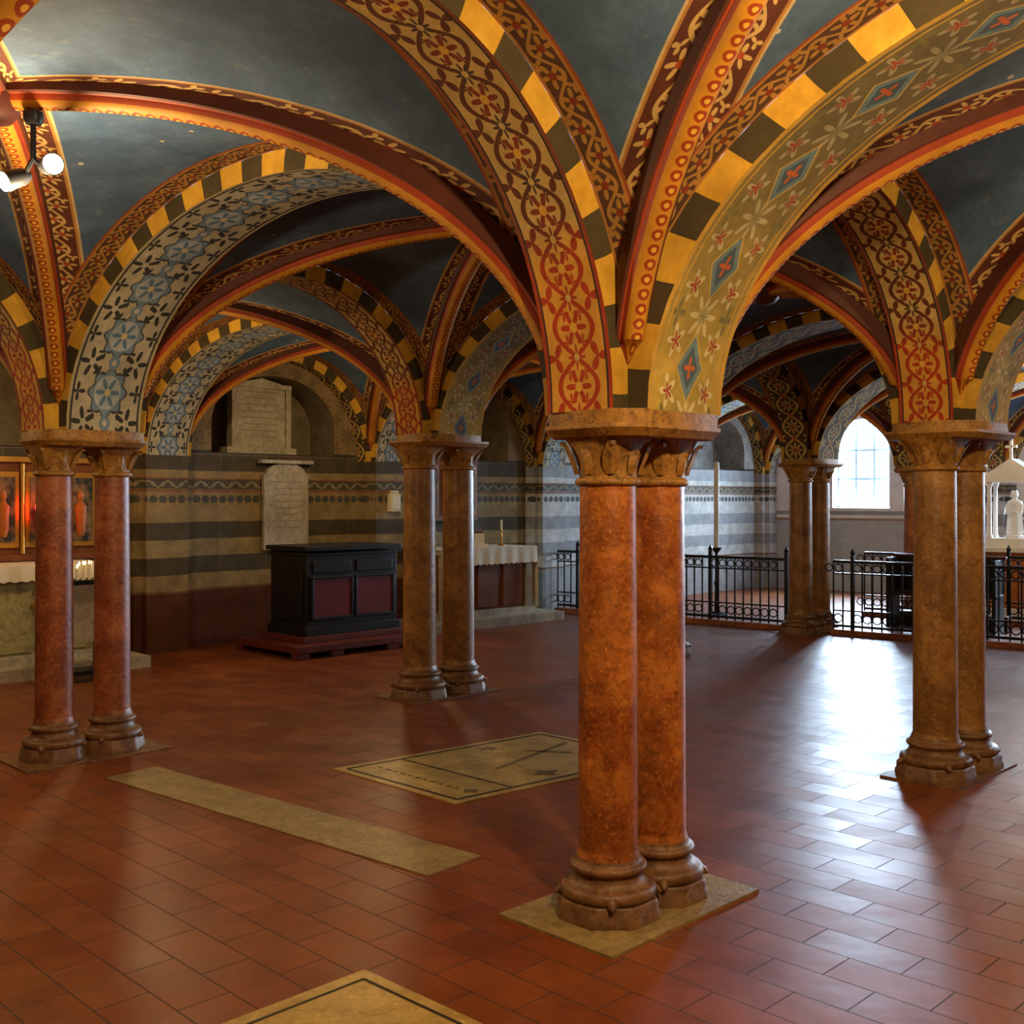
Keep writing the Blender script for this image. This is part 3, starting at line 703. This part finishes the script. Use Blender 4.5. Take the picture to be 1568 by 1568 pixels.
# ------------------------------------------------------------ iron railing
def railing(q0, q1, p, name='iron_railing', h=0.86):
    mb = MB(); n = int(abs(q1 - q0) / 0.115); a, b = W(p, q0), W(p, q1); d = (b - a) / n
    dr = d.normalized(); ang = math.atan2(dr.y, dr.x)
    c = (a + b) / 2; L = (b - a).length
    for z, t in ((h, 0.035), (h - 0.14, 0.018), (0.28, 0.018), (0.10, 0.03)): mb.box(c + Vector((0, 0, z)), (L, 0.03, t), 0, ang)
    mb.box(c + Vector((0, 0, 0.03)), (L, 0.16, 0.06), 1, ang)
    for k in range(n + 1):
        p0 = a + d * k
        if k % 9 == 0:
            mb.box(p0 + Vector((0, 0, 0.47)), (0.04, 0.04, 0.94), 0, ang); mb.lathe([(0.01, 0), (0.028, 0.02), (0.03, 0.04), (0.012, 0.07), (0.004, 0.09)], p0 + Vector((0, 0, 0.93)), 8, 0); continue
        mb.box(p0 + Vector((0, 0, h / 2 + 0.03)), (0.016, 0.016, h - 0.06), 0, ang)
        mid = p0 + d * 0.5
        for zc, rr in ((h - 0.075, 0.045), (0.19, 0.05)):
            mb.tube([mid + dr * rr * cos(2 * pi * t / 10) + Vector((0, 0, zc + rr * sin(2 * pi * t / 10))) for t in range(11)], 0.008, 4, 0)
    return mb.obj(name, [M_IRON, M_MARP], merge=False)
railing(1 * LV + 0.30, 2 * LV - 0.30, 3 * LU)
railing(-1 * LV + 0.3, 1 * LV - 0.30, 3 * LU)
railing(-0.9 * LV, 1.1 * LV, 3.75 * LU, h=0.86)
def bench(loc, rot):
    mb = MB()
    mb.box((0, 0, 0.45), (1.3, 0.32, 0.04), 0); mb.box((0, 0.19, 0.68), (1.3, 0.03, 0.42), 0); mb.box((0, 0.2, 0.90), (1.34, 0.07, 0.03), 1)
    for x in (-0.62, 0.62): mb.box((x, 0.02, 0.44), (0.04, 0.38, 0.88), 0)
    mb.box((0, 0.42, 0.16), (1.3, 0.2, 0.05), 1); mb.box((0, 0.33, 0.08), (1.3, 0.04, 0.16), 0)
    mb.obj('kneeling_bench', [M_BLACKW, M_REDW], loc, rot, bevel=0.005)
for p, q in ((3.35, 0.72), (4.3, 0.15)):
    bench(W(p * LU, q * LV), math.atan2(VH.y, VH.x) + pi)
# white marble shrine with statue on an orange marble altar block
mb = MB()
mb.box((0, 0, 0.06), (1.5, 0.9, 0.12), 0); mb.box((0, 0, 0.50), (1.1, 0.6, 0.76), 1); mb.box((0, 0, 0.91), (1.26, 0.72, 0.06), 0)
for x in (-0.52, 0.52): mb.box((x, -0.28, 0.50), (0.1, 0.08, 0.76), 0)
mb.box((0, 0.05, 1.00), (0.74, 0.46, 0.12), 0)
for x in (-0.29, 0.29):
    for y in (-0.12, 0.2): mb.lathe([(0.045, 0), (0.045, 0.02), (0.03, 0.05), (0.027, 0.70), (0.045, 0.74), (0.05, 0.78)], (x, y, 1.06), 16, 0)
# robed statue
mb.lathe([(0.11, 0), (0.12, 0.03), (0.085, 0.05), (0.10, 0.08), (0.085, 0.25), (0.075, 0.36), (0.095, 0.46), (0.085, 0.51), (0.032, 0.535), (0.028, 0.55), (0.045, 0.58), (0.047, 0.62), (0.03, 0.66)], (0, 0.04, 1.06), 20, 0,
         rf=lambda r, z, a: r * (1 + (0.08 * cos(7 * a) if z < 0.4 else 0)) * (1.0 if z > 0.54 else (1.1 * abs(cos(a)) ** 2 + 0.85 * abs(sin(a)) ** 2)))
mb.tube([(-0.09, 0.03, 1.52), (-0.10, -0.03, 1.40), (-0.02, -0.07, 1.42)], [0.026, 0.023, 0.018], 8, 0); mb.tube([(0.09, 0.03, 1.52), (0.10, -0.03, 1.40), (0.02, -0.07, 1.44)], [0.026, 0.023, 0.018], 8, 0)
mb.box((0, 0.04, 1.87), (0.76, 0.48, 0.07), 0)
for y in (-0.20, 0.28): mb.face([(-0.38, y, 1.90), (0.38, y, 1.90), (0, y, 2.16)], 0)
mb.face([(-0.38, -0.20, 1.90), (0, -0.20, 2.16), (0, 0.28, 2.16), (-0.38, 0.28, 1.90)], 0); mb.face([(0.38, -0.20, 1.90), (0, -0.20, 2.16), (0, 0.28, 2.16), (0.38, 0.28, 1.90)], 0)
mb.box((0, -0.15, 2.28), (0.035, 0.035, 0.28), 0); mb.box((0, -0.15, 2.32), (0.15, 0.035, 0.035), 0)
for x in (-0.34, 0.34): mb.lathe([(0.03, 0), (0.035, 0.05), (0.015, 0.1), (0.03, 0.16), (0.004, 0.26)], (x, -0.12, 1.90), 10, 0)
mb.obj('marble_shrine', [M_WHITE, M_ORAN], (6.92, 15.0, 0), radians(-38), angle=30)
mb = MB(); mb.lathe([(0.16, 0), (0.16, 0.03), (0.03, 0.07), (0.02, 0.4), (0.035, 0.45), (0.02, 0.5), (0.02, 0.86), (0.07, 0.92), (0.07, 0.94)], (0, 0, 0), 20, 0)
mb.lathe([(0.035, 0.94), (0.035, 2.1), (0.006, 2.12)], (0, 0, 0), 16, 1); mb.obj('paschal_candle', [M_IRON, M_WHITE], (2.80, 14.9, 0))

# ------------------------------------------------------------ spot lamp in view, plus added fill lights dressed as copies of it
def lamp_or_fill(loc, power, tgt, col=(1, 0.70, 0.37), heads=2):
    e = empty('spotlight_or_added_fill', loc)
    mb = MB(); top = ZE - 0.12 - loc[2]
    mb.tube([(0, 0, top), (0, 0, 0.05)], 0.012, 8, 0); mb.lathe([(0.03, 0), (0.04, 0.02), (0.04, 0.05)], (0, 0, top - 0.04), 12, 0)
    for s in range(heads):
        d = Vector(tgt[s]) - Vector(loc); d.normalize()
        off = Vector((0.06 if s == 0 else -0.06, 0.0, -0.03 if s else 0.02))
        mb.tube([(0, 0, 0.05), off * 0.6, off], 0.01, 6, 0)
        mb.tube([off - d * 0.05, off - d * 0.02, off + d * 0.03, off + d * 0.07], [0.02, 0.036, 0.04, 0.046], 16, 0)
        mb.tube([off + d * 0.0705, off + d * 0.073], [0.04, 0.04], 16, 1)
    mb.obj('seen_or_added_fixture', [M_IRON, M_LENS], (0, 0, 0), parent=e)
    l = bpy.data.lights.new('bulb_or_fill', 'POINT'); l.energy = power; l.color = col; l.shadow_soft_size = 0.07
    lo = bpy.data.objects.new('bulb_or_fill', l); scene.collection.objects.link(lo); lo.parent = e; lo.location = (0, 0, -0.16)
lamp_or_fill((-1.98, 4.50, 2.96), 72, [(-0.4, 2.6, 2.6), (-3.2, 3.0, 2.0)])
def crown(p, q): return W(p * LU, q * LV, 2.98)
lamp_or_fill(crown(-0.5, -0.5), 175, [(0, 5, 0.5), (4, 5, 1)], (1, 0.68, 0.33))  # added fill for the camera bay and front column
lamp_or_fill(crown(0.5, -0.5), 60, [(2, 6, 0.5), (6, 6, 1)])  # added fill, out of view on the right
lamp_or_fill(crown(-0.5, 1.5), 65, [(-3, 9, 0.5), (-6, 8, 1)], (1, 0.68, 0.33))  # added fill towards the left altar
lamp_or_fill(crown(0.5, 1.5), 45, [(-3, 9, 0.5), (-2, 12, 1)], (1, 0.68, 0.33))  # added fill for the unlit pilaster sides on the left wall
lamp_or_fill(crown(1.5, -0.5), 25, [(4, 9, 1), (7, 8, 1)])  # added unseen fill, further along the right
lamp_or_fill(crown(1.5, 1.5), 45, [(-2, 12, 1), (-1, 11, 1)], (1, 0.68, 0.33))  # added fill over the chest and middle altar
lamp_or_fill(crown(3.5, 0.5), 55, [(6.9, 15, 1.2), (7, 16, 1)], (1, 0.8, 0.55))  # added fill to brighten the front of the shrine
def area(loc, d, sx, sy, power, col):
    l = bpy.data.lights.new('daylight', 'AREA'); l.shape = 'RECTANGLE'; l.size = sx; l.size_y = sy; l.energy = power; l.color = col
    o = bpy.data.objects.new('window_daylight', l); scene.collection.objects.link(o); o.location = loc
    o.rotation_euler = Vector(d).to_track_quat('-Z', 'Z').to_euler(); return o
for n, q in enumerate(WQ):
    b = W(I1 * LU, J0 * LV + q, 2.45) + Vector((NV.x, NV.y, 0)) * 0.75
    area(b, (-NV.x, -NV.y, -0.10), 1.6, 1.9, (1400, 1700, 900)[n], (0.60, 0.79, 1.0))
w = bpy.data.worlds.new('sky'); scene.world = w; w.use_nodes = True
w.node_tree.nodes['Background'].inputs[0].default_value = (0.55, 0.72, 1.0, 1); w.node_tree.nodes['Background'].inputs[1].default_value = 1.5

# ------------------------------------------------------------ camera
cam = bpy.data.cameras.new('camera'); co = bpy.data.objects.new('camera', cam); scene.collection.objects.link(co)
cam.sensor_width = 36; cam.lens = 36 * 1700 / 1600; cam.shift_y = -20 / 1600
co.location = (0, 0, 1.6); co.rotation_euler = (radians(90), 0, 0)
cam.clip_start = 0.05; scene.camera = co
scene.view_settings.view_transform = 'Standard'
scene.view_settings.exposure = 0.25
